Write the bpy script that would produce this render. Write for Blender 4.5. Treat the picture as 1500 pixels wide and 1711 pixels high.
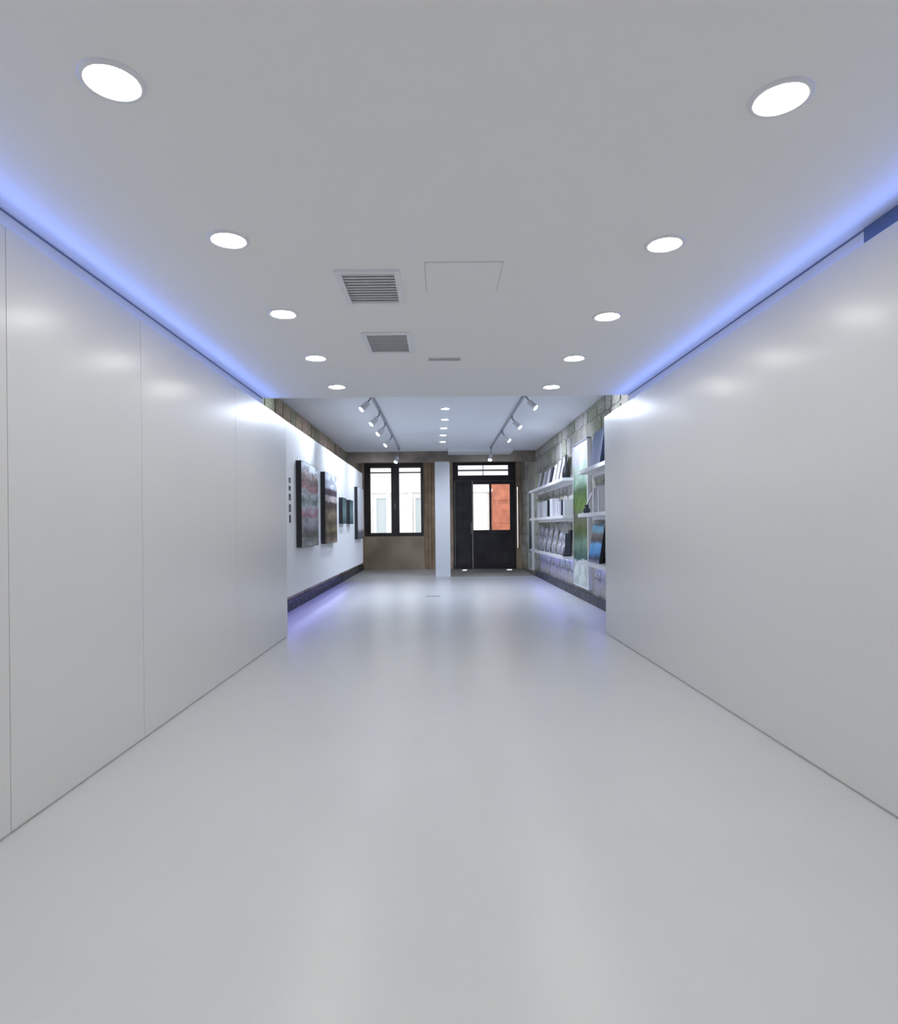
import bpy, bmesh, math, random
from mathutils import Matrix, Vector

random.seed(7)
S = bpy.context.scene
C = S.collection
for o in list(bpy.data.objects):
    bpy.data.objects.remove(o)

# ------------------------------------------------------------------ camera
EYE = 1.2025
cam_d = bpy.data.cameras.new('camera')
cam = bpy.data.objects.new('camera', cam_d)
C.objects.link(cam)
cam_d.sensor_fit = 'HORIZONTAL'
cam_d.sensor_width = 36.0
cam_d.lens = 36.0 * 1060.0 / 1500.0
cam_d.shift_x = 15.0 / 1500.0
cam_d.shift_y = 25.5 / 1500.0
cam_d.clip_start = 0.05
cam_d.clip_end = 200
cam.matrix_world = (Matrix.Translation((0, 0, EYE)) @ Matrix.Rotation(math.radians(90), 4, 'X')
                    @ Matrix.Rotation(math.radians(-0.55), 4, 'Z'))
S.camera = cam

# ------------------------------------------------------------------ world, exposure
W = bpy.data.worlds.new('World')
S.world = W
W.use_nodes = True
bg = W.node_tree.nodes['Background']
bg.inputs[0].default_value = (0.92, 0.96, 1.0, 1)
bg.inputs[1].default_value = 2.8
S.view_settings.view_transform = 'Standard'
S.view_settings.look = 'None'
S.view_settings.gamma = 1.0
S.view_settings.exposure = 0.0
S.view_settings.use_curve_mapping = False
try:
    S.cycles.use_denoising = True
    S.cycles.max_bounces = 12
    S.cycles.diffuse_bounces = 8
    S.cycles.sample_clamp_indirect = 6.0
    S.cycles.caustics_reflective = False
    S.cycles.caustics_refractive = False
except Exception:
    pass

NEAR_LAMP = 87.0      # emission of the near downlights' lenses
FAR_LAMP = 40.0
TRACK_LAMP = 130.0
FAR_WATTS = 80.0       # beam of each far downlight
TRACK_WATTS = 105.0     # beam of each track spotlight
COVE_LED = 6.0
FLOOR_LED = 15.0
SHELF_LED = 10.0
COVE_WATTS = 4.6

# ------------------------------------------------------------------ materials
def nodes(m):
    m.use_nodes = True
    nt = m.node_tree
    return nt, nt.nodes['Principled BSDF']


def mat(name, col, rough=0.5, metal=0.0, spec=0.5, var=0.0, scale=6.0, bump=0.0, bscale=40.0):
    m = bpy.data.materials.new(name)
    nt, b = nodes(m)
    b.inputs['Base Color'].default_value = (*col, 1)
    b.inputs['Roughness'].default_value = rough
    b.inputs['Metallic'].default_value = metal
    b.inputs['Specular IOR Level'].default_value = spec
    tc = nt.nodes.new('ShaderNodeTexCoord')
    if var:
        n = nt.nodes.new('ShaderNodeTexNoise')
        n.inputs['Scale'].default_value = scale
        n.inputs['Detail'].default_value = 5
        nt.links.new(tc.outputs['Object'], n.inputs['Vector'])
        r = nt.nodes.new('ShaderNodeValToRGB')
        r.color_ramp.elements[0].position = 0.3
        r.color_ramp.elements[1].position = 0.7
        r.color_ramp.elements[0].color = (*[max(0, c * (1 - var)) for c in col], 1)
        r.color_ramp.elements[1].color = (*[min(1, c * (1 + var)) for c in col], 1)
        nt.links.new(n.outputs['Fac'], r.inputs['Fac'])
        nt.links.new(r.outputs['Color'], b.inputs['Base Color'])
    if bump:
        n2 = nt.nodes.new('ShaderNodeTexNoise')
        n2.inputs['Scale'].default_value = bscale
        n2.inputs['Detail'].default_value = 6
        nt.links.new(tc.outputs['Object'], n2.inputs['Vector'])
        bp = nt.nodes.new('ShaderNodeBump')
        bp.inputs['Strength'].default_value = bump
        bp.inputs['Distance'].default_value = 0.02
        nt.links.new(n2.outputs['Fac'], bp.inputs['Height'])
        nt.links.new(bp.outputs['Normal'], b.inputs['Normal'])
    return m


def emit(name, col, strength):
    m = bpy.data.materials.new(name)
    nt, b = nodes(m)
    b.inputs['Base Color'].default_value = (0.8, 0.8, 0.8, 1)
    b.inputs['Emission Color'].default_value = (*col, 1)
    b.inputs['Emission Strength'].default_value = strength
    return m


def print_mat(name, stops, noise=0.25, scale=6.0, rough=0.4, cells=0.0):
    """flat print: colours stacked from bottom (0) to top (1) of the sheet, broken up by noise"""
    m = bpy.data.materials.new(name)
    nt, b = nodes(m)
    L = nt.links.new
    tc = nt.nodes.new('ShaderNodeTexCoord')
    sep = nt.nodes.new('ShaderNodeSeparateXYZ')
    L(tc.outputs['Generated'], sep.inputs[0])
    n = nt.nodes.new('ShaderNodeTexNoise')
    n.inputs['Scale'].default_value = scale
    n.inputs['Detail'].default_value = 6
    mpg = nt.nodes.new('ShaderNodeMapping')
    mpg.inputs['Scale'].default_value = (1, 0.35, 1)
    L(tc.outputs['Generated'], mpg.inputs['Vector'])
    L(mpg.outputs[0], n.inputs['Vector'])
    a = nt.nodes.new('ShaderNodeMath'); a.operation = 'SUBTRACT'
    L(n.outputs['Fac'], a.inputs[0]); a.inputs[1].default_value = 0.5
    k = nt.nodes.new('ShaderNodeMath'); k.operation = 'MULTIPLY_ADD'
    L(a.outputs[0], k.inputs[0]); k.inputs[1].default_value = noise
    L(sep.outputs['Z'], k.inputs[2])
    r = nt.nodes.new('ShaderNodeValToRGB')
    e = r.color_ramp.elements
    e[0].position, e[0].color = stops[0][0], (*stops[0][1], 1)
    e[1].position, e[1].color = stops[-1][0], (*stops[-1][1], 1)
    for p, c in stops[1:-1]:
        x = e.new(p); x.color = (*c, 1)
    L(k.outputs[0], r.inputs['Fac'])
    out = r.outputs['Color']
    if cells:
        v = nt.nodes.new('ShaderNodeTexVoronoi')
        v.inputs['Scale'].default_value = scale * 2.2
        L(mpg.outputs[0], v.inputs['Vector'])
        hs = nt.nodes.new('ShaderNodeSeparateXYZ')
        L(v.outputs['Color'], hs.inputs[0])
        mp = nt.nodes.new('ShaderNodeMapRange')
        mp.inputs['To Min'].default_value = 1 - cells
        mp.inputs['To Max'].default_value = 1 + cells * 0.6
        L(hs.outputs['X'], mp.inputs['Value'])
        mx = nt.nodes.new('ShaderNodeVectorMath'); mx.operation = 'SCALE'
        L(out, mx.inputs[0]); L(mp.outputs[0], mx.inputs['Scale'])
        out = mx.outputs[0]
    L(out, b.inputs['Base Color'])
    b.inputs['Roughness'].default_value = max(rough, 0.65)
    b.inputs['Specular IOR Level'].default_value = 0.2
    return m


def glass_mat(name):
    m = bpy.data.materials.new(name)
    nt, b = nodes(m)
    b.inputs['Base Color'].default_value = (0.95, 0.98, 0.97, 1)
    b.inputs['Roughness'].default_value = 0.0
    b.inputs['IOR'].default_value = 1.45
    nt.nodes.remove(b)
    tr = nt.nodes.new('ShaderNodeBsdfTransparent')
    tr.inputs[0].default_value = (0.94, 0.97, 0.96, 1)
    gl = nt.nodes.new('ShaderNodeBsdfGlossy')
    gl.inputs['Roughness'].default_value = 0.02
    fr = nt.nodes.new('ShaderNodeFresnel')
    mx = nt.nodes.new('ShaderNodeMixShader')
    nt.links.new(fr.outputs[0], mx.inputs[0])
    nt.links.new(tr.outputs[0], mx.inputs[1])
    nt.links.new(gl.outputs[0], mx.inputs[2])
    nt.links.new(mx.outputs[0], nt.nodes['Material Output'].inputs[0])
    return m


M = {}
M['floor'] = mat('white_epoxy_floor', (0.63, 0.635, 0.63), 0.30, spec=0.4, var=0.02, scale=1.2)
M['panel'] = mat('white_satin_panel', (0.685, 0.685, 0.68), 0.27, spec=0.32, var=0.012, scale=0.8)
M['gallery_panel'] = mat('white_gallery_panel', (0.80, 0.81, 0.82), 0.45)
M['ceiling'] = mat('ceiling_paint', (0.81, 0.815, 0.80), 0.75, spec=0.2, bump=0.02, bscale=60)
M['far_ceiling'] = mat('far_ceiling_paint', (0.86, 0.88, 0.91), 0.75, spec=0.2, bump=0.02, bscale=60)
M['backing'] = mat('cove_paint', (0.75, 0.76, 0.78), 0.8)
M['corner_shade'] = mat('painted_corner_shade', (0.16, 0.2, 0.32), 0.6)  # dark colour stands for shade in the corner under the ceiling
M['cove_shade'] = mat('painted_cove_shade', (0.10, 0.15, 0.30), 0.6)  # dark colour stands for the unlit stretch of the cove
M['mortar'] = mat('lime_mortar', (0.36, 0.345, 0.30), 0.95, var=0.25, scale=5, bump=0.6, bscale=18)
M['dark_stone'] = mat('dark_base_stone', (0.085, 0.085, 0.095), 0.85, var=0.45, scale=9, bump=0.7, bscale=20)
STONES_R = [mat('stone_olive', (0.44, 0.43, 0.36), 0.9, var=0.3, scale=7, bump=0.8, bscale=14),
            mat('stone_grey', (0.50, 0.49, 0.45), 0.9, var=0.25, scale=7, bump=0.8, bscale=14),
            mat('stone_moss', (0.37, 0.39, 0.29), 0.9, var=0.3, scale=7, bump=0.8, bscale=14),
            mat('stone_mauve', (0.46, 0.43, 0.41), 0.9, var=0.25, scale=7, bump=0.8, bscale=14)]
STONES_L = [mat('stone_brown', (0.44, 0.35, 0.25), 0.9, var=0.35, scale=7, bump=0.8, bscale=14),
            mat('stone_umber', (0.30, 0.26, 0.18), 0.9, var=0.35, scale=7, bump=0.8, bscale=14),
            mat('stone_green', (0.34, 0.35, 0.23), 0.9, var=0.3, scale=7, bump=0.8, bscale=14),
            mat('stone_rose', (0.50, 0.38, 0.30), 0.9, var=0.3, scale=7, bump=0.8, bscale=14)]
M['brown_plaster'] = mat('brown_plaster', (0.36, 0.28, 0.19), 0.85, var=0.3, scale=2.5, bump=0.3, bscale=20)
M['beam'] = mat('grey_brown_beam', (0.27, 0.225, 0.185), 0.8, var=0.35, scale=2.0, bump=0.3, bscale=20)
M['sill_board'] = mat('brown_timber_board', (0.37, 0.30, 0.20), 0.6, var=0.22, scale=1.6, bump=0.15, bscale=12)
M['pilaster'] = mat('brown_timber_pilaster', (0.38, 0.26, 0.16), 0.65, var=0.3, scale=3)
M['dark_wood'] = mat('black_brown_joinery', (0.022, 0.017, 0.016), 0.45, var=0.3, scale=4)
M['door_wood'] = mat('black_painted_door', (0.03, 0.028, 0.032), 0.5, spec=0.3, var=0.3, scale=3)
M['glass'] = glass_mat('clear_glass')
M['grey_stone'] = mat('grey_floor_stone', (0.32, 0.305, 0.27), 0.5, var=0.15, scale=3)
M['white_paint'] = mat('white_paint', (0.78, 0.80, 0.82), 0.5)
M['white_metal'] = mat('white_metal', (0.72, 0.73, 0.74), 0.35)
M['grey_metal'] = mat('grey_metal', (0.30, 0.31, 0.33), 0.4, metal=0.3)
M['vent_slat'] = mat('vent_slat_grey', (0.68, 0.69, 0.71), 0.5)
M['vent_back'] = mat('vent_duct_grey', (0.66, 0.67, 0.69), 0.9)
M['hairline'] = mat('grey_hairline', (0.42, 0.43, 0.44), 0.7)
M['hatch_line'] = mat('hatch_joint', (0.58, 0.59, 0.60), 0.7)
M['track'] = mat('track_grey', (0.30, 0.31, 0.35), 0.5)
M['spot_body'] = mat('spot_silver', (0.72, 0.73, 0.76), 0.4, metal=0.2)
M['shelf'] = mat('white_lacquer_shelf', (0.80, 0.80, 0.82), 0.35)
M['black'] = mat('black_edge', (0.012, 0.013, 0.018), 0.5)
M['sign'] = mat('dark_vinyl', (0.05, 0.05, 0.055), 0.6)
M['paper'] = mat('paper_white', (0.74, 0.74, 0.78), 0.6)
M['lilac'] = mat('paper_lilac', (0.58, 0.57, 0.66), 0.6, var=0.15, scale=9)
M['navy'] = mat('navy_edge', (0.015, 0.035, 0.10), 0.5)
M['slate'] = mat('slate_cover', (0.06, 0.065, 0.09), 0.5)
M['lens'] = emit('downlight_lens', (1.0, 0.98, 0.91), NEAR_LAMP)
M['far_lens'] = emit('far_downlight_lens', (0.70, 0.82, 1.0), FAR_LAMP)
M['spot_lens'] = emit('spot_lens', (0.70, 0.82, 1.0), TRACK_LAMP)
M['cove_led'] = emit('blue_led', (0.12, 0.25, 1.0), COVE_LED)
M['shelf_led'] = emit('shelf_led', (0.24, 0.27, 1.0), SHELF_LED)
M['floor_led'] = emit('violet_led', (0.32, 0.33, 1.0), FLOOR_LED)
M['floor_lens'] = emit('floor_light_lens', (0.95, 0.97, 1.0), 14.0)
M['facade'] = mat('pale_pink_render', (0.80, 0.74, 0.73), 0.9, var=0.06, scale=1.5)
M['facade_trim'] = mat('white_render_trim', (0.86, 0.84, 0.82), 0.9)
M['facade_glass'] = mat('grey_shutter', (0.50, 0.52, 0.55), 0.4)
M['street'] = mat('pale_paving', (0.62, 0.61, 0.60), 0.9, var=0.08, scale=2)
M['red_door'] = mat('terracotta_door', (0.42, 0.12, 0.065), 0.6, var=0.25, scale=4)

# ------------------------------------------------------------------ mesh helpers
def box(bm, x0, x1, y0, y1, z0, z1):
    v = [bm.verts.new((x, y, z)) for z in (z0, z1) for y in (y0, y1) for x in (x0, x1)]
    for f in ((0, 2, 3, 1), (4, 5, 7, 6), (0, 1, 5, 4), (2, 6, 7, 3), (0, 4, 6, 2), (1, 3, 7, 5)):
        bm.faces.new([v[i] for i in f])
    return v


def bevel(bm, w, seg=2):
    bmesh.ops.bevel(bm, geom=bm.edges[:], offset=w, segments=seg, affect='EDGES', profile=0.7)


def lathe(bm, prof, n=40, center=(0, 0, 0), close=False):
    rings = []
    for r, z in prof:
        rings.append([bm.verts.new((center[0] + r * math.cos(2 * math.pi * i / n),
                                    center[1] + r * math.sin(2 * math.pi * i / n), center[2] + z)) for i in range(n)])
    for a, b in zip(rings[:-1], rings[1:]):
        for i in range(n):
            bm.faces.new((a[i], a[(i + 1) % n], b[(i + 1) % n], b[i]))
    if close:
        bm.faces.new(rings[0][::-1])
        bm.faces.new(rings[-1])


def link(name, bm, m, parent=None, smooth=False):
    me = bpy.data.meshes.new(name)
    bmesh.ops.recalc_face_normals(bm, faces=bm.faces[:])
    bm.to_mesh(me)
    bm.free()
    me.materials.append(m)
    if smooth:
        for p in me.polygons:
            p.use_smooth = True
    o = bpy.data.objects.new(name, me)
    C.objects.link(o)
    if parent is not None:
        o.parent = parent
    return o


def boxes(name, lst, m, parent=None, bev=0.0):
    bm = bmesh.new()
    for b in lst:
        box(bm, *b)
    if bev:
        bevel(bm, bev)
    return link(name, bm, m, parent)


def tag(o, label, cat, group=None):
    o['label'] = label
    o['category'] = cat
    if group:
        o['group'] = group
    return o


def structure(o, label, cat):
    o['kind'] = 'structure'
    return tag(o, label, cat)


def thing(name, label, cat, loc=(0, 0, 0), rot=(0, 0, 0), group=None):
    o = bpy.data.objects.new(name, None)
    o.empty_display_size = 0.1
    o.location = loc
    o.rotation_euler = rot
    C.objects.link(o)
    return tag(o, label, cat, group)


def copy_thing(src, loc, label, rot=None, group=None):
    r = src.copy()
    C.objects.link(r)
    r.location = loc
    if rot is not None:
        r.rotation_euler = rot
    r['label'] = label
    if group:
        r['group'] = group
    for ch in src.children:
        c = ch.copy()
        C.objects.link(c)
        c.parent = r
        for g in ch.children:
            d = g.copy()
            C.objects.link(d)
            d.parent = c
    return r


def wall_with_holes(name, x0, x1, z0, z1, y0, y1, holes, m, parent=None):
    xs = sorted({x0, x1, *[h[0] for h in holes], *[h[1] for h in holes]})
    zs = sorted({z0, z1, *[h[2] for h in holes], *[h[3] for h in holes]})
    out = []
    for a, b in zip(xs[:-1], xs[1:]):
        for c, d in zip(zs[:-1], zs[1:]):
            mx, mz = (a + b) / 2, (c + d) / 2
            if any(h[0] < mx < h[1] and h[2] < mz < h[3] for h in holes):
                continue
            out.append((a, b, y0, y1, c, d))
    return boxes(name, out, m, parent)


# ------------------------------------------------------------------ dimensions
XL, XR = -1.7116, 1.843           # faces of the white panels
BL, BR = -1.754, 1.888            # backing behind them (the cove)
SL, SR = -2.258, 2.36             # old stone walls of the far room
ZP, ZC, ZF = 2.4115, 2.5025, 3.05  # panel top, near ceiling, far ceiling
YS, YE = 6.32, 7.08               # soffit edge, end of the near panels
YB = 18.26                        # end wall
Y0 = -3.0                         # wall behind the camera

# ------------------------------------------------------------------ floor and ceilings
structure(boxes('floor', [(-2.7, 2.8, Y0 - 0.1, 15.4, -0.12, 0), (-2.7, 0.26, 15.4, YB + 0.4, -0.12, 0),
                          (0.26, 2.8, 15.4, YB + 0.4, -0.14, -0.02)], M['floor']),
          'glossy white poured floor running the length of the gallery', 'floor')
t = structure(boxes('floor_stone', [(0.27, 2.34, 15.402, YB + 0.1, -0.02, -0.006)], M['grey_stone']),
              'grey stone slab floor in front of the black street door', 'floor')
structure(boxes('ceiling', [(-2.7, 2.8, Y0 - 0.1, YS, ZC, 3.25)], M['ceiling']),
          'white lowered ceiling with downlights over the near room', 'ceiling')
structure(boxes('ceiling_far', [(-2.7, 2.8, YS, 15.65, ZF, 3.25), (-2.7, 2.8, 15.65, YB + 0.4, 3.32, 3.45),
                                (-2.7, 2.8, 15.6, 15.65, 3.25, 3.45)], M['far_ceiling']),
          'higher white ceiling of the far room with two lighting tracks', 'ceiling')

# ------------------------------------------------------------------ near walls
wl = structure(boxes('wall_left', [(-2.7, BL, Y0 - 0.1, YS, 0, ZC)], M['backing']),
               'long white wall clad in tall boards with upright seams', 'wall')
seams = [Y0, -0.9, 0.85, 2.516, 3.65, 5.336, YE]
for a, b in zip(seams[:-1], seams[1:]):
    boxes('panel', [(XL - 0.018, XL, a + 0.002, b - 0.002, 0.012, ZP)], M['panel'], wl)
boxes('skirting', [(BL - 0.002, XL - 0.012, Y0, YE, 0, 0.02)], M['backing'], wl)
wr = structure(boxes('wall_right', [(BR, 2.8, Y0 - 0.1, YS, 0, ZC)], M['backing']),
               'long smooth white wall without seams', 'wall')
for a, b in zip([Y0, 0.2, YE], [0.2, YE]):
    boxes('panel', [(XR, XR + 0.018, a, b, 0.012, ZP)], M['panel'], wr)
boxes('skirting', [(XR + 0.012, BR + 0.002, Y0, YE, 0, 0.02)], M['backing'], wr)
structure(boxes('wall_back', [(-2.7, 2.8, Y0 - 0.1, Y0, 0, ZC)], M['panel']), 'white wall closing the room behind the viewer', 'wall')
structure(boxes('shade_line_1', [(BL - 0.002, BL + 0.004, Y0, YS, ZC - 0.008, ZC)], M['corner_shade']),  # added strip, paints the dark contact line of wall and ceiling
          'thin dark blue strip coloured as shadow where ceiling meets the seamed wall', 'trim')
structure(boxes('shade_line_2', [(BR - 0.004, BR + 0.002, 2.8, YS, ZC - 0.008, ZC)], M['corner_shade']),  # same painted shade line on the other side
          'thin dark blue strip coloured as shadow where ceiling meets the seamless wall', 'trim')
structure(boxes('shade_band', [(BR - 0.006, BR + 0.002, Y0, 2.8, ZP + 0.024, ZC)], M['cove_shade']),  # added band, its colour darkens the gap where no glow shows
          'broad dark blue strip coloured as shade in the ceiling gap of the seamless wall', 'trim')
def cove_strip(x, sx, label):
    # LED strip on the backing behind the panel's top edge, with lenses that throw its light out under the ceiling
    o = tag(boxes('light_strip', [(min(x, x + sx * 0.004), max(x, x + sx * 0.004), Y0, YS, ZP + 0.003, ZP + 0.022)], M['cove_led']), label, 'light strip')
    ld = bpy.data.lights.new('strip_light', 'AREA')
    ld.shape = 'RECTANGLE'
    ld.size, ld.size_y = 0.014, YS - Y0
    ld.energy = COVE_WATTS
    ld.color = (0.14, 0.27, 1.0)
    ld.spread = math.radians(75)
    lo = bpy.data.objects.new('strip_light', ld)
    C.objects.link(lo)
    a = math.radians(22)
    zax = -Vector((sx * math.cos(a), 0, math.sin(a)))
    yax = Vector((0, 1, 0))
    xax = yax.cross(zax)
    m = Matrix((xax, yax, zax)).transposed().to_4x4()
    m.translation = Vector((x + sx * 0.008, (Y0 + YS) / 2, ZP + 0.014))
    lo.parent = o
    lo.matrix_world = m
    return o


cove_strip(BL, 1, 'blue LED strip glowing in the ceiling gap above the seamed wall')
cove_strip(BR, -1, 'blue LED strip glowing in the ceiling gap above the seamless wall')

# ------------------------------------------------------------------ stone walls of the far room
def stone_mesh(i):
    rnd = random.Random(100 + i)
    bm = bmesh.new()
    g = {}
    for a in range(4):
        for b in range(4):
            u, v = a / 3 - 0.5, b / 3 - 0.5
            edge = a in (0, 3) or b in (0, 3)
            corner = a in (0, 3) and b in (0, 3)
            k = 0.86 if corner else 0.96
            u = u * k + rnd.uniform(-0.05, 0.05)
            v = v * k + rnd.uniform(-0.05, 0.05)
            d = rnd.uniform(0.45, 0.65) if edge else rnd.uniform(0.85, 1.1)
            g[a, b] = bm.verts.new((d, u, v))
    back = {}
    for (a, b), vt in g.items():
        if a in (0, 3) or b in (0, 3):
            back[a, b] = bm.verts.new((-0.4, vt.co.y * 1.03, vt.co.z * 1.03))
    for a in range(3):
        for b in range(3):
            bm.faces.new((g[a, b], g[a + 1, b], g[a + 1, b + 1], g[a, b + 1]))
    ring = [(a, 0) for a in range(3)] + [(3, b) for b in range(3)] + [(a, 3) for a in (3, 2, 1)] + [(0, b) for b in (3, 2, 1)]
    for p, q in zip(ring, ring[1:] + ring[:1]):
        bm.faces.new((g[p], back[p], back[q], g[q]))
    bmesh.ops.recalc_face_normals(bm, faces=bm.faces[:])
    me = bpy.data.meshes.new('stone')
    bm.to_mesh(me)
    bm.free()
    return me


def stone_set(mats):
    out = []
    for i in range(8):
        me = stone_mesh(i)
        me.materials.append(mats[i % len(mats)])
        out.append(me)
    return out


def lay_stones(parent, meshes, xface, side, ya, yb, za, zb, w, h, depth=0.028, skip=None):
    z, n = za, 0
    while z < zb - 0.08:
        ch = min(h * random.uniform(0.82, 1.18), zb - z)
        if zb - z - ch < 0.1:
            ch = zb - z
        y = ya - random.uniform(0, w * 0.5)
        while y < yb:
            cw = w * random.uniform(0.65, 1.4)
            y2 = min(y + cw, yb)
            y1 = max(y, ya)
            if y2 - y1 > 0.1 and not (skip and skip(y1, y2, z, z + ch)):
                o = bpy.data.objects.new('stone', random.choice(meshes))
                o.location = (xface, (y1 + y2) / 2, z + ch / 2)
                o.scale = (depth * side * random.uniform(0.7, 1.2), (y2 - y1) * 0.95, ch * 0.93)
                C.objects.link(o)
                o.parent = parent
                n += 1
            y = y + cw
        z += ch
    return n


ws = structure(boxes('wall_left_stone', [(-2.7, SL, YS, YB + 0.4, 0, ZF + 0.3)], M['mortar']),
               'old rubble stone wall showing above and below the hung white board', 'wall')
sl = stone_set(STONES_L)
lay_stones(ws, sl, SL, 1, 7.6, YB, 1.98, ZF, 0.40, 0.26)
lay_stones(ws, sl, SL, 1, 7.6, YB, 0.14, 0.6, 0.40, 0.22)
wt = structure(boxes('wall_right_stone', [(SR, 2.8, YS, YB + 0.4, 0, ZF + 0.3)], M['mortar']),
               'old olive grey rubble stone wall behind the white shelves', 'wall')
n_r = lay_stones(wt, stone_set(STONES_R), SR, -1, 8.2, YB, 0.15, ZF, 0.46, 0.30,
                 skip=lambda y1, y2, z1, z2: z2 > 0.25 and z1 < 2.5 and ((y1 < 11.05 and y2 > 9.8) or (y1 < 16.6 and y2 > 15.85)))
# rough dark stone bases
structure(boxes('baseboard_left', [(SL - 0.01, SL + 0.07, YS, YB, 0.0, 0.13)], M['dark_stone'], bev=0.012),
          'dark stone base course under the hung white board', 'baseboard')
structure(boxes('baseboard_right', [(SR - 0.06, SR + 0.01, YS, 15.4, 0.0, 0.13)], M['dark_stone'], bev=0.012),
          'dark stone base course along the shelf wall', 'baseboard')
# violet LED strips low on both sides
tag(boxes('light_strip', [(-2.13, -2.10, 7.1, 14.0, 0.42, 0.432)], M['floor_led']),
    'violet LED strip under the hung white board, lighting the floor', 'light strip')
tag(boxes('light_strip', [(2.20, 2.23, 7.7, 9.6, 0.608, 0.62)], M['shelf_led']),
    'violet LED strip under the lowest near shelf, lighting wall and floor', 'light strip')
tag(boxes('light_strip', [(2.20, 2.23, 11.1, 14.9, 0.608, 0.62)], M['shelf_led']),
    'violet LED strip under the lowest far shelf, lighting wall and floor', 'light strip')

# hung white board
wp = structure(boxes('wall_left_board', [(XL - 0.04, XL, YE + 0.004, 14.06, 0.432, ZP)], M['gallery_panel'], bev=0.003),
               'white board hung clear of floor and stone wall, carrying the pictures', 'wall')
for y in (7.6, 10.6, 13.6):
    for z in (0.7, 2.1):
        boxes('bracket', [(SL - 0.01, XL - 0.038, y, y + 0.05, z, z + 0.05)], M['grey_metal'], wp)
boxes('bracket', [(-2.14, -2.09, 7.1, 14.0, 0.432, 0.445)] + [(SL - 0.01, XL - 0.038, y, y + 0.05, 0.432, 0.46) for y in (7.2, 9, 11, 13)], M['grey_metal'], wp)

# ------------------------------------------------------------------ end wall, beam, column
WIN = (-2.15, -0.48, 0.97, 3.075)
DOOR = (0.379, 2.19, -0.02, 3.1)
SLIT = (2.225, 2.285, 0.58, 2.36)
wf = structure(wall_with_holes('wall_front', -2.7, 2.8, -0.02, 3.45, YB, YB + 0.34, [WIN, DOOR, SLIT], M['brown_plaster']),
               'brown end wall with the street window and door', 'wall')
boxes('plinth_board', [(-2.19, -0.44, YB - 0.03, YB, 0.0, 0.955)], M['sill_board'], wf, bev=0.006)
for i in range(3):
    x = -0.425 + i * 0.095
    boxes('board', [(x, x + 0.085, YB - (0.05 if i != 1 else 0.075), YB, 0, 3.1)], M['pilaster'], wf, bev=0.006)
boxes('board', [(-2.245, -2.165, YB - 0.05, YB, 0, 3.1)], M['pilaster'], wf, bev=0.006)
structure(boxes('trim_4', [(-2.26, 2.34, 15.42, 15.66, 2.80, ZF)], M['beam'], bev=0.012),
          'grey brown beam crossing the room before the end wall', 'beam')
structure(boxes('trim_5', [(0.2, 1.72, 14.76, 15.42, 2.955, ZF)], M['white_paint'], bev=0.006),
          'shallow white box under the ceiling before the door', 'trim')
structure(boxes('column', [(-0.116, 0.247, 15.43, 15.75, 0, 2.80)], M['white_paint'], bev=0.006),
          'square white column between window and door', 'column')

# window_1
w1 = structure(boxes('window_1', [(WIN[0], WIN[1], YB + 0.06, YB + 0.16, 0.97, 1.056), (WIN[0], WIN[1], YB + 0.06, YB + 0.16, 2.93, WIN[3]),
                                  (WIN[0], -2.0, YB + 0.06, YB + 0.16, 1.056, 2.93), (-0.55, WIN[1], YB + 0.06, YB + 0.16, 1.056, 2.93)],
                     M['dark_wood']), 'black framed double window looking onto the street', 'window')
boxes('mullion', [(-1.40, -1.17, YB + 0.05, YB + 0.17, 1.056, 2.93)], M['dark_wood'], w1)
for a, b in ((-2.0, -1.40), (-1.17, -0.55)):
    boxes('pane', [(a, b, YB + 0.10, YB + 0.106, 1.056, 2.93)], M['glass'], w1)
    boxes('bar', [(a, b, YB + 0.09, YB + 0.116, 2.775, 2.815)], M['grey_metal'], w1)
boxes('casing', [(WIN[0] - 0.01, WIN[0] + 0.10, YB - 0.03, YB + 0.08, 0.955, 3.09), (WIN[1] - 0.05, WIN[1] + 0.01, YB - 0.03, YB + 0.08, 0.955, 3.09),
                 (WIN[0] + 0.10, WIN[1] - 0.05, YB - 0.03, YB + 0.08, 0.955, 1.04), (WIN[0] + 0.10, WIN[1] - 0.05, YB - 0.03, YB + 0.08, 2.95, 3.09)],
      M['dark_wood'], w1)
boxes('handle', [(-1.30, -1.28, YB + 0.02, YB + 0.05, 1.75, 1.9)], M['grey_metal'], w1)
w2 = structure(boxes('window_2', [(SLIT[0], SLIT[1], YB + 0.1, YB + 0.106, SLIT[2], SLIT[3])], M['glass']),
               'narrow upright glazed slit beside the black door', 'window')

# door_1
d = structure(boxes('door_1', [(DOOR[0], DOOR[0] + 0.05, YB, YB + 0.16, -0.02, 3.1), (DOOR[1] - 0.05, DOOR[1], YB, YB + 0.16, -0.02, 3.1),
                               (DOOR[0] + 0.05, DOOR[1] - 0.05, YB, YB + 0.16, 3.05, 3.1), (DOOR[0] + 0.05, DOOR[1] - 0.05, YB, YB + 0.16, 2.53, 2.60)],
                    M['door_wood']), 'black street door with glazed leaf and transom window', 'door')
boxes('transom_frame', [(0.429, 0.534, YB + 0.02, YB + 0.12, 2.60, 3.05), (1.98, 2.14, YB + 0.02, YB + 0.12, 2.60, 3.05),
                        (0.534, 1.98, YB + 0.02, YB + 0.12, 2.60, 2.69), (0.534, 1.98, YB + 0.02, YB + 0.12, 2.98, 3.05)], M['door_wood'], d)
boxes('transom_bar', [(0.534, 1.98, YB + 0.04, YB + 0.1, 2.81, 2.86)], M['grey_metal'], d)
boxes('transom_bar', [(1.245, 1.27, YB + 0.05, YB + 0.09, 2.69, 2.98)], M['grey_metal'], d)
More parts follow.
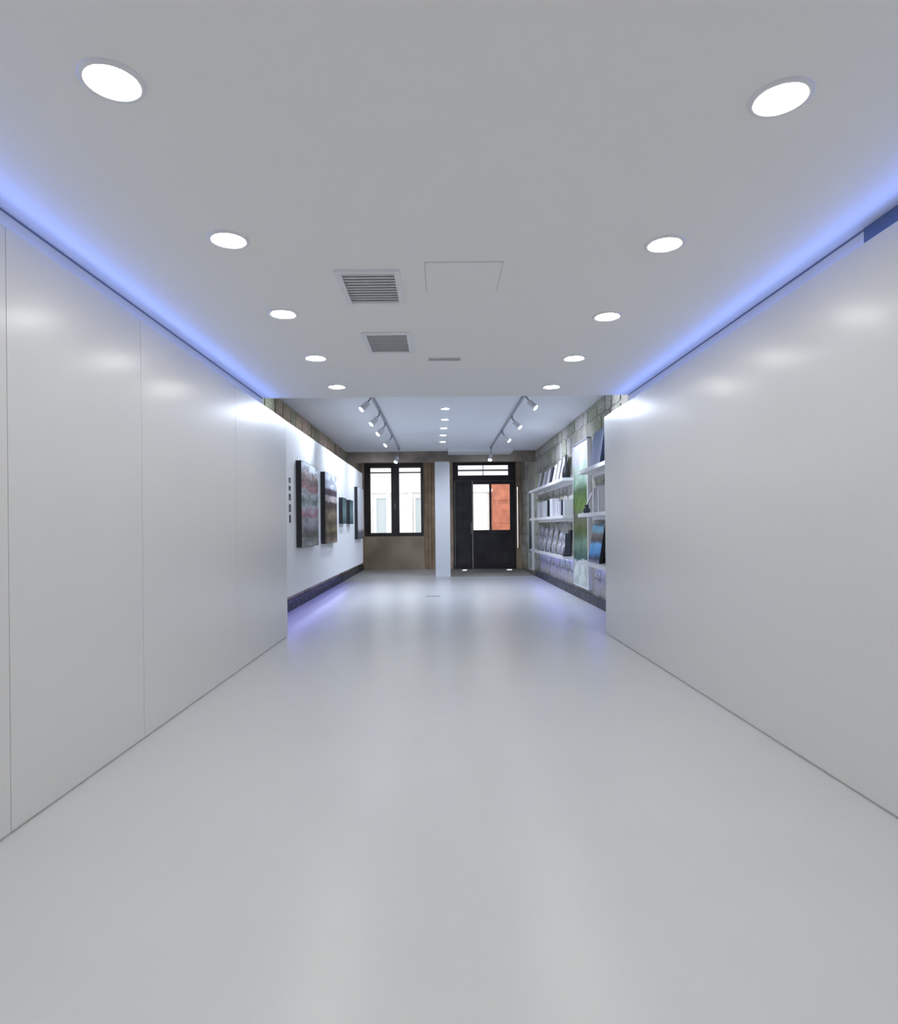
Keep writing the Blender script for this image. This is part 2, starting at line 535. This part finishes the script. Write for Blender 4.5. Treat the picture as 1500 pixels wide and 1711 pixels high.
boxes('pane', [(0.534, 1.98, YB + 0.065, YB + 0.071, 2.69, 2.98)], M['glass'], d)
lf = boxes('door_leaf', [(0.432, 0.94, YB + 0.03, YB + 0.09, -0.018, 2.525)], M['door_wood'], d)
boxes('board', [(0.47, 0.67, YB + 0.015, YB + 0.03, 1.15, 2.43)], M['door_wood'], lf, bev=0.004)
boxes('board', [(0.70, 0.90, YB + 0.015, YB + 0.03, 1.15, 2.43)], M['door_wood'], lf, bev=0.004)
boxes('board', [(0.47, 0.90, YB + 0.012, YB + 0.03, 0.12, 0.98)], M['door_wood'], lf, bev=0.008)
rf = boxes('door_leaf', [(0.945, 0.965, YB + 0.03, YB + 0.09, -0.018, 2.525), (2.02, 2.138, YB + 0.03, YB + 0.09, -0.018, 2.525),
                         (0.965, 2.02, YB + 0.03, YB + 0.09, -0.018, 1.11), (0.965, 2.02, YB + 0.03, YB + 0.09, 2.43, 2.525),
                         (1.43, 1.49, YB + 0.03, YB + 0.09, 1.11, 2.43)], M['door_wood'], d)
boxes('pane', [(0.965, 1.43, YB + 0.055, YB + 0.061, 1.11, 2.43)], M['glass'], rf)
boxes('pane', [(1.49, 2.02, YB + 0.055, YB + 0.061, 1.11, 2.43)], M['glass'], rf)
boxes('board', [(1.04, 1.96, YB + 0.012, YB + 0.03, 0.12, 0.98)], M['door_wood'], rf, bev=0.008)
bm = bmesh.new(); lathe(bm, [(0.012, 0), (0.012, 0.34)], 12, (0.90, YB - 0.03, 1.0), True)
box(bm, 0.893, 0.907, YB - 0.03, YB + 0.03, 1.05, 1.064); box(bm, 0.893, 0.907, YB - 0.03, YB + 0.03, 1.27, 1.284)
link('handle', bm, M['grey_metal'], lf)

# ------------------------------------------------------------------ outside: the street
structure(boxes('street', [(-14, 14, YB + 0.4, 26, -0.2, -0.06)], M['street']), 'pale paved street outside the window', 'street')
fb = tag(boxes('building', [(-12, 12, 24.5, 25.5, -0.1, 9)], M['facade']), 'pale rendered house across the street, seen through the glass', 'building')
boxes('cornice', [(-12, 12, 24.38, 24.5, 2.55, 2.66)], M['facade_trim'], fb)
boxes('plinth', [(-12, 1.6, 24.42, 24.5, -0.1, 0.7)], M['facade_trim'], fb)
for x in (-2.75, -2.05, -1.2, -0.75):
    boxes('pilaster', [(x, x + 0.14, 24.42, 24.5, 0.7, 2.55)], M['facade_trim'], fb)
for x in (-2.5, -1.0):
    f = boxes('window', [(x, x + 0.06, 24.4, 24.5, 0.9, 2.4), (x + 0.44, x + 0.5, 24.4, 24.5, 0.9, 2.4),
                         (x + 0.06, x + 0.44, 24.4, 24.5, 2.34, 2.4), (x + 0.06, x + 0.44, 24.4, 24.5, 0.9, 0.96)], M['facade_trim'], fb)
    boxes('pane', [(x + 0.06, x + 0.44, 24.46, 24.5, 0.96, 2.34)], M['facade_glass'], f)
dd = boxes('door', [(1.92, 2.85, 24.4, 24.5, -0.06, 2.92)], M['red_door'], fb)
for z0, z1 in ((0.2, 1.2), (1.35, 2.1), (2.22, 2.8)):
    boxes('panel', [(2.02, 2.74, 24.375, 24.4, z0, z1)], M['red_door'], dd, bev=0.01)

# ------------------------------------------------------------------ ceiling downlights
def beam(parent, loc, axis, watts, cone, col=(0.75, 0.83, 1.0)):
    ld = bpy.data.lights.new('beam', 'SPOT')
    ld.energy = watts
    ld.color = col
    ld.spot_size = math.radians(cone)
    ld.spot_blend = 1.0
    ld.shadow_soft_size = 0.03
    o = bpy.data.objects.new('beam', ld)
    C.objects.link(o)
    o.parent = parent
    o.location = loc
    o.rotation_euler = Vector(axis).to_track_quat('-Z', 'Y').to_euler()
    return o


def make_downlight(name, label, lens, r, group):
    t = thing(name, label, 'ceiling light', group=group)
    bm = bmesh.new()
    lathe(bm, [(r * 0.96, 0.0), (r * 1.0, -0.006), (r * 1.14, -0.009), (r * 1.28, -0.005), (r * 1.31, 0.0)], 48)
    link('trim_ring', bm, M['white_metal'], t, smooth=True)
    bm = bmesh.new()
    lathe(bm, [(r * 0.985, -0.001), (r * 0.97, -0.004), (r * 0.6, -0.0055), (0.002, -0.006)], 48, close=True)
    link('lens', bm, lens, t, smooth=True)
    return t


ORD = ['first', 'second', 'third', 'fourth', 'fifth']
proto = None
for side, xx, ys, wall in (('l', -0.935, [1.835, 2.845, 3.833, 4.835, 5.824], 'seamed white wall'),
                           ('r', 1.05, [1.934, 2.93, 3.935, 4.91, 5.91], 'seamless white wall')):
    grp = 'downlights along the ' + wall
    for i, y in enumerate(ys):
        lab = 'round recessed downlight along the %s, %s from the viewer' % (wall, ORD[i])
        if proto is None:
            proto = make_downlight('downlight', lab, M['lens'], 0.071, grp)
            proto.location = (xx, y, ZC)
        else:
            copy_thing(proto, (xx, y, ZC), lab, group=grp)
    for i in range(4):
        copy_thing(proto, (xx, 0.84 - i, ZC), 'round recessed downlight along the %s, %s' % (wall, ['just overhead out of frame', 'first behind the viewer', 'second behind the viewer', 'third behind the viewer'][i]), group=grp)
fproto = None
for i, (x, y) in enumerate([(0.10, 9.88), (0.10, 10.87), (0.085, 11.82), (0.08, 12.72), (0.075, 13.72)]):
    lab = 'small downlight in the middle row of the far ceiling, %s from the lowered ceiling' % ORD[i]
    if fproto is None:
        fproto = make_downlight('downlight', lab, M['far_lens'], 0.062, 'downlights in the far middle row')
        fproto.location = (x, y, ZF)
        beam(fproto, (0, 0, -0.012), (0, 0, -1), FAR_WATTS, 132)
    else:
        copy_thing(fproto, (x, y, ZF), lab)

# ------------------------------------------------------------------ ceiling vents, slot, hatch
def vent(x0, x1, y0, y1, label, fr=0.03):
    t = thing('ceiling_vent', label, 'vent', ((x0 + x1) / 2, (y0 + y1) / 2, ZC), group='ceiling vents')
    a, b = (x1 - x0) / 2, (y1 - y0) / 2
    boxes('frame', [(-a - fr, a + fr, -b - fr, -b, -0.012, 0), (-a - fr, a + fr, b, b + fr, -0.012, 0),
                    (-a - fr, -a, -b, b, -0.012, 0), (a, a + fr, -b, b, -0.012, 0)], M['white_metal'], t)
    boxes('backing', [(-a, a, -b, b, -0.002, 0)], M['vent_back'], t)
    n = 11
    for k in range(n):
        bm = bmesh.new()
        y = -b + (k + 0.5) * 2 * b / n
        w = b / n * 0.5
        vs = [bm.verts.new(p) for p in ((-a, y - w, -0.010), (a, y - w, -0.010), (a, y + w, -0.004), (-a, y + w, -0.004),
                                        (-a, y - w, -0.0085), (a, y - w, -0.0085), (a, y + w, -0.0025), (-a, y + w, -0.0025))]
        for f in ((0, 1, 2, 3), (4, 7, 6, 5), (0, 4, 5, 1), (1, 5, 6, 2), (2, 6, 7, 3), (3, 7, 4, 0)):
            bm.faces.new([vs[i] for i in f])
        link('slat', bm, M['vent_slat'], t)
    return t


vent(-0.492, -0.222, 3.22, 3.64, 'grey slatted ceiling vent beside the flush access hatch')
vent(-0.483, -0.213, 4.24, 4.67, 'grey slatted ceiling vent nearer the far room')
t = thing('slot_diffuser', 'thin grey slot in the ceiling past the two vents', 'vent', (0.048, 4.9, ZC))
boxes('frame', [(-0.125, 0.125, -0.05, -0.035, -0.006, 0), (-0.125, 0.125, 0.035, 0.05, -0.006, 0)], M['white_metal'], t)
boxes('slot', [(-0.122, 0.122, -0.035, 0.035, -0.002, 0)], M['hairline'], t)
boxes('blade', [(-0.122, 0.122, -0.012, 0.012, -0.006, -0.002)], M['hairline'], t)
t = thing('access_hatch', 'flush white access hatch in the ceiling beside the nearer vent', 'hatch', (0.13, 3.3, ZC))
boxes('frame', [(-0.195, -0.192, -0.19, 0.19, -0.002, 0), (0.192, 0.195, -0.19, 0.19, -0.002, 0),
                (-0.195, 0.195, -0.193, -0.19, -0.002, 0), (-0.195, 0.195, 0.19, 0.193, -0.002, 0)], M['hairline'], t)
boxes('cover', [(-0.189, 0.189, -0.188, 0.188, -0.003, 0)], M['ceiling'], t)
for ch in t.children:
    if ch.name.startswith('frame'):
        ch.data.materials[0] = M['hatch_line']

# ------------------------------------------------------------------ track lighting
def track(x, y0, y1, label):
    t = thing('lighting_track', label, 'lighting track', (x, 0, ZF))
    boxes('rail', [(-0.018, 0.018, y0, y1, -0.032, 0)], M['track'], t)
    boxes('end_cap', [(-0.021, 0.021, y0 - 0.02, y0, -0.035, 0)], M['track'], t)
    boxes('end_cap', [(-0.021, 0.021, y1, y1 + 0.02, -0.035, 0)], M['track'], t)
    return t


track(-0.93, 7.6, 14.7, 'grey lighting track on the far ceiling, on the picture side')
track(1.19, 7.6, 14.7, 'grey lighting track on the far ceiling, on the shelf side')


def spot(sx, label, drop=0.14, reach=0.075, tilt=42, yaw=0.0, aim=None, power=1.0, cone=125):
    """origin on the rail's underside; sx = side it leans to"""
    t = thing('track_spotlight', label, 'spotlight')
    boxes('adapter', [(-0.016, 0.016, -0.05, 0.05, -0.03, 0)], M['track'], t)
    bm = bmesh.new()
    a = Vector((0, 0, -0.03)); b = Vector((sx * reach, -0.02, -drop))
    dirv = (b - a).normalized(); rot = dirv.to_track_quat('Z', 'Y').to_matrix().to_4x4()
    lathe(bm, [(0.011, 0), (0.011, (b - a).length)], 10, close=True)
    bmesh.ops.transform(bm, matrix=Matrix.Translation(a) @ rot, verts=bm.verts[:])
    link('arm', bm, M['track'], t)
    ax = Vector((sx * math.sin(math.radians(tilt)), -math.sin(math.radians(yaw)), -math.cos(math.radians(tilt)))).normalized()
    rot = ax.to_track_quat('Z', 'Y').to_matrix().to_4x4()
    bm = bmesh.new()
    lathe(bm, [(0.002, -0.06), (0.028, -0.058), (0.037, -0.045), (0.041, 0.065), (0.046, 0.07), (0.046, 0.09), (0.038, 0.09), (0.035, 0.07)], 24)
    bmesh.ops.transform(bm, matrix=Matrix.Translation(b) @ rot, verts=bm.verts[:])
    hd = link('head', bm, M['spot_body'], t, smooth=True)
    bm = bmesh.new()
    lathe(bm, [(0.0365, 0.084), (0.025, 0.089), (0.002, 0.091)], 24, close=True)
    bmesh.ops.transform(bm, matrix=Matrix.Translation(b) @ rot, verts=bm.verts[:])
    link('lens', bm, M['spot_lens'], hd)
    beam(t, b + ax * 0.10, aim or (sx * 0.72, 0.12, -0.70), TRACK_WATTS * power, cone)
    return t


GL, GR = 'spotlights on the picture side track', 'spotlights on the shelf side track'
e = spot(-1, 'spotlight on the picture side track, first from the lowered ceiling', yaw=24, aim=(-0.72, -0.62, -0.33), power=1.0, cone=100)
e.location = (-0.93, 8.7, ZF - 0.032); e['group'] = GL
sp_l = spot(-1, 'spotlight on the picture side track, second from the lowered ceiling', yaw=24, aim=(-0.62, 0.1, -0.78), power=0.85)
sp_l.location = (-0.93, 9.95, ZF - 0.032); sp_l['group'] = GL
copy_thing(sp_l, (-0.93, 11.0, ZF - 0.032), 'spotlight on the picture side track, third from the lowered ceiling')
copy_thing(sp_l, (-0.93, 12.5, ZF - 0.032), 'spotlight on the picture side track, fourth from the lowered ceiling')
e = spot(-1, 'spotlight hanging before the street window at the track end', drop=0.25, reach=0.04, tilt=20, yaw=35, aim=(-0.1, 0.8, -0.45), power=1.5)
e.location = (-0.93, 14.5, ZF - 0.032)
e = spot(1, 'spotlight on the shelf side track, first from the lowered ceiling', yaw=24, aim=(0.72, -0.62, -0.33), power=1.3, cone=100)
e.location = (1.19, 8.7, ZF - 0.032); e['group'] = GR
sp_r = spot(1, 'spotlight on the shelf side track, second from the lowered ceiling', yaw=24)
sp_r.location = (1.19, 10.4, ZF - 0.032); sp_r['group'] = GR
copy_thing(sp_r, (1.19, 12.0, ZF - 0.032), 'spotlight on the shelf side track, third from the lowered ceiling')
e = spot(-1, 'spotlight hanging before the black door at the track end', drop=0.22, reach=0.02, tilt=15, yaw=35, aim=(0.1, 0.8, -0.45), power=1.5)
e.location = (1.19, 14.5, ZF - 0.032)

# ------------------------------------------------------------------ pictures on the hung board
pm1 = print_mat('print_village', [(0.0, (0.35, 0.36, 0.36)), (0.12, (0.12, 0.12, 0.10)), (0.25, (0.30, 0.27, 0.30)), (0.33, (0.38, 0.40, 0.42)),
                                  (0.40, (0.42, 0.20, 0.24)), (0.47, (0.50, 0.50, 0.55)), (0.55, (0.18, 0.25, 0.22)),
                                  (0.63, (0.45, 0.45, 0.48)), (0.70, (0.34, 0.18, 0.20)), (0.78, (0.22, 0.17, 0.16)), (0.86, (0.36, 0.30, 0.29)), (0.93, (0.66, 0.70, 0.76)),
                                  (1.0, (0.70, 0.76, 0.82))], 0.30, 7, cells=0.35)
pm2 = print_mat('print_tower', [(0.0, (0.26, 0.18, 0.14)), (0.12, (0.06, 0.05, 0.025)), (0.2, (0.16, 0.14, 0.07)), (0.3, (0.09, 0.065, 0.045)), (0.42, (0.20, 0.15, 0.10)), (0.50, (0.06, 0.045, 0.035)), (0.585, (0.07, 0.05, 0.055)),
                                (0.61, (0.48, 0.40, 0.38)), (0.68, (0.50, 0.45, 0.46)), (0.70, (0.07, 0.05, 0.07)), (0.77, (0.08, 0.06, 0.08)), (0.80, (0.60, 0.62, 0.72)), (1.0, (0.62, 0.66, 0.76))], 0.10, 5, cells=0.45)
pm3 = print_mat('print_green', [(0.0, (0.05, 0.08, 0.08)), (0.5, (0.12, 0.2, 0.19)), (1.0, (0.04, 0.07, 0.08))], 0.5, 5)
pm5 = print_mat('print_pale', [(0.0, (0.10, 0.09, 0.11)), (0.12, (0.12, 0.11, 0.12)), (0.2, (0.56, 0.54, 0.54)), (0.6, (0.60, 0.60, 0.62)), (1.0, (0.62, 0.64, 0.68))], 0.12, 4)


def picture(y0, y1, z0, z1, m, label, d=0.064, edge='black'):
    t = thing('picture', label, 'picture', (XL, (y0 + y1) / 2, z0), group='pictures on the hung white board')
    w, h = (y1 - y0) / 2, z1 - z0
    boxes('frame', [(0, d, -w, w, 0, h)], M[edge], t)
    boxes('print', [(d, d + 0.002, -w + 0.006, w - 0.004, 0.006, h - 0.006)], m, t)
    return t


picture(7.56, 8.60, 0.977, 2.017, pm1, 'large square picture of a reddish village with thick black edges, nearest on the board')
picture(9.12, 10.15, 0.979, 2.019, pm2, 'large square picture of a brown building under pale sky with thick black edges')
picture(10.75, 11.2, 1.28, 1.725, pm3, 'small dark green picture after the brown building picture')
picture(11.62, 12.05, 1.28, 1.722, pm3, 'small black edged picture beside the pale last picture')
picture(12.72, 13.7, 0.98, 2.03, pm5, 'large pale square picture last on the board by the window')
# dark characters down the board's near edge (illegible in the photograph): plain strokes
sg = thing('wall_lettering', 'upright column of small dark characters at the near edge of the board', 'lettering', (XL, 7.24, 1.27))
for k, (z, h, wd) in enumerate([(0.455, 0.058, 0.09), (0.37, 0.05, 0.085), (0.255, 0.075, 0.085), (0.125, 0.085, 0.085), (0.0, 0.09, 0.07)]):
    a = wd / 2
    boxes('character', [(0, 0.004, -a, -a + 0.028, z, z + h), (0, 0.004, a - 0.028, a, z, z + h),
                        (0, 0.004, -a + 0.028, a - 0.028, z + h - 0.02, z + h)] +
          ([(0, 0.004, -a + 0.028, a - 0.028, z, z + 0.02)] if k % 2 else []), M['sign'], sg)

# ------------------------------------------------------------------ shelves on the stone wall
SH_X = 2.12
SH_T = {'top': 2.04, 'mid': 1.39, 'low': 0.675}
shelf_proto = None
for unit, (ya, yb), where in (('A', (7.55, 9.75), 'partly hidden by the white wall end'), ('B', (10.95, 15.0), 'farther along by the door')):
    for k in ('top', 'mid', 'low'):
        lab = {'top': 'top', 'mid': 'middle', 'low': 'lowest'}[k] + ' white wall shelf of the unit ' + where
        o = thing('wall_shelf', lab, 'shelf', (SR, (ya + yb) / 2, SH_T[k]), group='white wall shelves')
        hw = (yb - ya) / 2
        boxes('board', [(SH_X - SR, 0, -hw, hw, -0.055, 0)], M['shelf'], o, bev=0.004)
        boxes('rail', [(-0.03, 0, -hw + 0.05, hw - 0.05, -0.10, -0.055)], M['shelf'], o)

cov = {
    'lilac': print_mat('cover_lilac', [(0, (0.66, 0.64, 0.74)), (0.5, (0.56, 0.55, 0.66)), (1, (0.60, 0.60, 0.66))], 0.4, 3, cells=0.25),
    'white': print_mat('cover_white', [(0, (0.74, 0.74, 0.78)), (1, (0.68, 0.68, 0.72))], 0.3, 3),
    'mosaic': print_mat('cover_mosaic', [(0, (0.10, 0.11, 0.13)), (0.2, (0.34, 0.34, 0.40)), (0.45, (0.60, 0.60, 0.66)), (0.62, (0.2, 0.2, 0.25)), (0.8, (0.55, 0.55, 0.62)), (1, (0.42, 0.42, 0.48))], 0.5, 7, cells=0.45),
    'dark': print_mat('cover_dark', [(0, (0.03, 0.03, 0.05)), (1, (0.08, 0.08, 0.11))], 0.3, 3),
    'slateblue': print_mat('cover_slate_blue', [(0, (0.36, 0.38, 0.52)), (0.5, (0.30, 0.33, 0.47)), (1, (0.2, 0.26, 0.38))], 0.35, 4),
    'azure': print_mat('cover_azure', [(0, (0.25, 0.25, 0.33)), (0.12, (0.06, 0.07, 0.12)), (0.25, (0.10, 0.28, 0.55)), (0.45, (0.18, 0.42, 0.75)), (0.55, (0.12, 0.10, 0.11)), (0.72, (0.22, 0.19, 0.18)), (0.82, (0.30, 0.50, 0.60)), (0.92, (0.25, 0.50, 0.66)), (1, (0.12, 0.14, 0.17))], 0.22, 4, cells=0.2),
}


def book(y, w, h, th, shelf, cover, edge, label, name='book', cat='book', x=2.20, lean=9, group=None, yaw=0):
    t = thing(name, label, cat, (x, y, SH_T[shelf] + 0.002), (0, math.radians(lean), math.radians(yaw)), group)
    boxes('pages', [(0.004, th - 0.004, -w / 2 + 0.004, w / 2 - 0.004, 0.003, h - 0.003)], M['paper'], t)
    boxes('cover', [(0, 0.004, -w / 2, w / 2, 0, h)], cover, t)
    boxes('back_cover', [(th - 0.004, th, -w / 2, w / 2, 0, h), (0, th, -w / 2, -w / 2 + 0.004, 0, h)], M[edge], t)
    return t


def YX(px, x):          # depth of a point at world x that shows at photo column px
    return x * 1060.0 / (px - 735.0)


OR = ['first', 'second', 'third', 'fourth', 'fifth', 'sixth', 'seventh', 'eighth']
# top shelf B: pale booklets, nearest first
G = 'pale booklets on the far top shelf'
for i, (p, w, h, c, e) in enumerate([(938, 0.36, 0.43, 'lilac', 'paper'), (930.5, 0.26, 0.40, 'lilac', 'lilac'), (924.5, 0.28, 0.36, 'white', 'paper'),
                                     (914.5, 0.3, 0.34, 'white', 'lilac'), (907.5, 0.34, 0.33, 'lilac', 'paper'), (899.5, 0.36, 0.36, 'white', 'paper')]):
    book(YX(p, 2.20), w, h, 0.02, 'top', cov[c], e, 'pale leaning booklet on the far top shelf, %s along from the black bottle' % OR[i], 'booklet', 'booklet', lean=11, group=G)
book(YX(919.5, 2.20), 0.22, 0.33, 0.03, 'top', cov['dark'], 'slate', 'dark slate booklet among the pale ones on the far top shelf', 'booklet', 'booklet', lean=8)
t = thing('bottle', 'black long necked bottle at the near end of the far top shelf', 'bottle', (2.2, YX(946.5, 2.2), SH_T['top']))
bm = bmesh.new()
lathe(bm, [(0.066, 0.0), (0.07, 0.012), (0.07, 0.08), (0.058, 0.16), (0.03, 0.23), (0.017, 0.28), (0.016, 0.37)], 28, close=True)
link('body', bm, M['black'], t, smooth=True)
bm = bmesh.new(); lathe(bm, [(0.02, 0.355), (0.021, 0.36), (0.021, 0.395), (0.018, 0.40)], 20, close=True)
link('cap', bm, M['slate'], t, smooth=True)

# middle shelf B
G = 'white books on the far middle shelf'
for i, (p, w, h, th, e) in enumerate([(942, 0.10, 0.27, 0.16, 'paper'), (938, 0.10, 0.28, 0.16, 'slate'), (934, 0.10, 0.26, 0.16, 'paper'),
                                      (930.0, 0.12, 0.27, 0.16, 'paper'), (921, 0.34, 0.34, 0.12, 'paper'),
                                      (909.5, 0.38, 0.33, 0.12, 'paper'), (900.0, 0.42, 0.33, 0.12, 'paper')]):
    book(YX(p, 2.15), w, h, th, 'mid', cov['white'] if e == 'paper' else cov['dark'], e,
         ('white upright book on the far middle shelf, %s from the near end' if e == 'paper' else 'dark spined book on the far middle shelf, %s from the near end') % OR[i], x=2.15, lean=0, group=G)
book(YX(915.0, 2.15), 0.10, 0.33, 0.12, 'mid', cov['dark'], 'black', 'thin black book between two broad white books on the middle shelf', x=2.15, lean=0)

# lowest shelf B
G = 'patterned magazines on the far lowest shelf'
for i, (p, w, h) in enumerate([(938, 0.30, 0.42), (931, 0.32, 0.44), (922, 0.34, 0.48), (913.5, 0.34, 0.50), (906, 0.36, 0.50), (899, 0.40, 0.52)]):
    book(YX(p, 2.19), w, h, 0.02, 'low', cov['mosaic'], 'paper', 'grey patterned magazine leaning on the far lowest shelf, %s from the black folder' % OR[i], 'magazine', 'magazine', x=2.19, lean=11, group=G)
t = thing('folder', 'black wedge folder at the near end of the far lowest shelf', 'folder', (2.14, 11.06, SH_T['low']))
bm = bmesh.new()
v = [bm.verts.new(p) for p in ((0, -0.09, 0), (0.13, -0.09, 0), (0.15, -0.09, 0.46), (0.12, -0.09, 0.46), (0, 0.09, 0), (0.13, 0.09, 0), (0.15, 0.09, 0.46), (0.12, 0.09, 0.46))]
for f in ((0, 1, 2, 3), (7, 6, 5, 4), (0, 4, 5, 1), (1, 5, 6, 2), (2, 6, 7, 3), (3, 7, 4, 0)):
    bm.faces.new([v[i] for i in f])
link('body', bm, M['black'], t)
boxes('spine', [(0.02, 0.11, -0.094, -0.09, 0.02, 0.40)], M['slate'], t)

# unit A (near)
book(YX(994, 2.2), 0.62, 0.52, 0.05, 'top', cov['slateblue'], 'navy', 'large slate blue book with navy spine leaning on the near top shelf', x=2.19, lean=9)
book(YX(992.5, 2.18), 0.09, 0.33, 0.15, 'mid', cov['white'], 'paper', 'slim white upright book on the near middle shelf, beside the leaning white card', x=2.17, lean=0)
book(YX(1001, 2.18), 0.09, 0.36, 0.15, 'mid', cov['white'], 'paper', 'slim white upright book on the near middle shelf, next to the wall end', x=2.17, lean=0)
book(YX(976, 2.16), 0.06, 0.34, 0.012, 'mid', cov['white'], 'paper', 'white card leaning on the near middle shelf over the plant panel', 'card', 'card', x=2.14, lean=24)
t = thing('inkwell', 'small dark round pot beside the leaning white card', 'pot', (2.17, YX(983.5, 2.2), SH_T['mid']))
bm = bmesh.new(); lathe(bm, [(0.03, 0), (0.05, 0.01), (0.055, 0.05), (0.03, 0.085), (0.024, 0.1)], 24, close=True)
link('body', bm, M['slate'], t, smooth=True)
bm = bmesh.new(); lathe(bm, [(0.027, 0.1), (0.029, 0.105), (0.029, 0.122), (0.02, 0.126)], 20, close=True)
link('lid', bm, M['black'], t, smooth=True)
book(YX(992, 2.2), 0.66, 0.56, 0.05, 'low', cov['azure'], 'black', 'large book with bright blue patches leaning on the near lowest shelf', x=2.185, lean=9)

# tall printed panels between and beyond the shelf units
tall = print_mat('print_plants', [(0.0, (0.56, 0.62, 0.58)), (0.17, (0.60, 0.66, 0.62)), (0.19, (0.05, 0.10, 0.09)), (0.30, (0.16, 0.24, 0.18)), (0.38, (0.10, 0.13, 0.04)),
                                  (0.50, (0.14, 0.13, 0.10)), (0.56, (0.12, 0.20, 0.04)), (0.68, (0.07, 0.12, 0.05)), (0.74, (0.30, 0.42, 0.32)), (0.84, (0.50, 0.62, 0.50)), (0.88, (0.62, 0.62, 0.68)), (1.0, (0.68, 0.67, 0.74))], 0.09, 6, cells=0.25)
tall2 = print_mat('print_dusk', [(0.0, (0.40, 0.46, 0.42)), (0.2, (0.42, 0.5, 0.46)), (0.25, (0.05, 0.07, 0.07)), (0.5, (0.09, 0.12, 0.12)), (0.75, (0.12, 0.15, 0.15)), (1.0, (0.2, 0.23, 0.23))], 0.12, 5)
for y0, y1, z0, z1, m, lab in ((9.86, 10.98, 0.2, 2.56, tall, 'tall narrow panel printed with green plants, between the two shelf units'),
                               (15.9, 16.55, 0.1, 2.1, tall2, 'tall narrow dark green panel past the far shelves by the door')):
    t = thing('printed_panel', lab, 'panel', (SR, (y0 + y1) / 2, z0))
    w, h = (y1 - y0) / 2, z1 - z0
    boxes('sheet', [(-0.05, -0.045, -w + 0.02, w - 0.02, 0.02, h - 0.03)], m, t)
    boxes('frame', [(-0.06, 0, -w, -w + 0.05, 0, h), (-0.06, 0, w - 0.02, w, 0, h), (-0.06, 0, -w + 0.05, w - 0.02, 0, 0.02)], M['white_metal'], t)
    boxes('top_rail', [(-0.065, 0, -w, w, h, h + 0.03)], M['track'], t)
    boxes('backing', [(-0.045, 0, -w + 0.05, w - 0.02, 0.02, h)], M['white_metal'], t)

# ------------------------------------------------------------------ small floor things
t = thing('floor_slot', 'thin dark metal slot let into the white floor before the column', 'slot', (-0.14, 11.05, 0))
boxes('cover', [(-0.13, 0.13, -0.02, 0.02, 0, 0.004)], M['grey_metal'], t)
boxes('groove', [(-0.12, 0.12, -0.006, 0.006, 0.004, 0.005)], M['black'], t)
for x, side in ((0.68, 'beside the column'), (1.93, 'beside the shelf wall')):
    t = thing('floor_light', 'small bright floor light at the foot of the black door, ' + side, 'floor light', (x, 17.75, -0.006), group='floor lights before the door')
    bm = bmesh.new(); lathe(bm, [(0.075, 0), (0.085, 0.006), (0.095, 0.004), (0.1, 0)], 32)
    link('trim_ring', bm, M['white_metal'], t, smooth=True)
    bm = bmesh.new(); lathe(bm, [(0.076, 0.001), (0.05, 0.004), (0.002, 0.005)], 32, close=True)
    link('lens', bm, M['floor_lens'], t, smooth=True)
print('right stones', n_r)
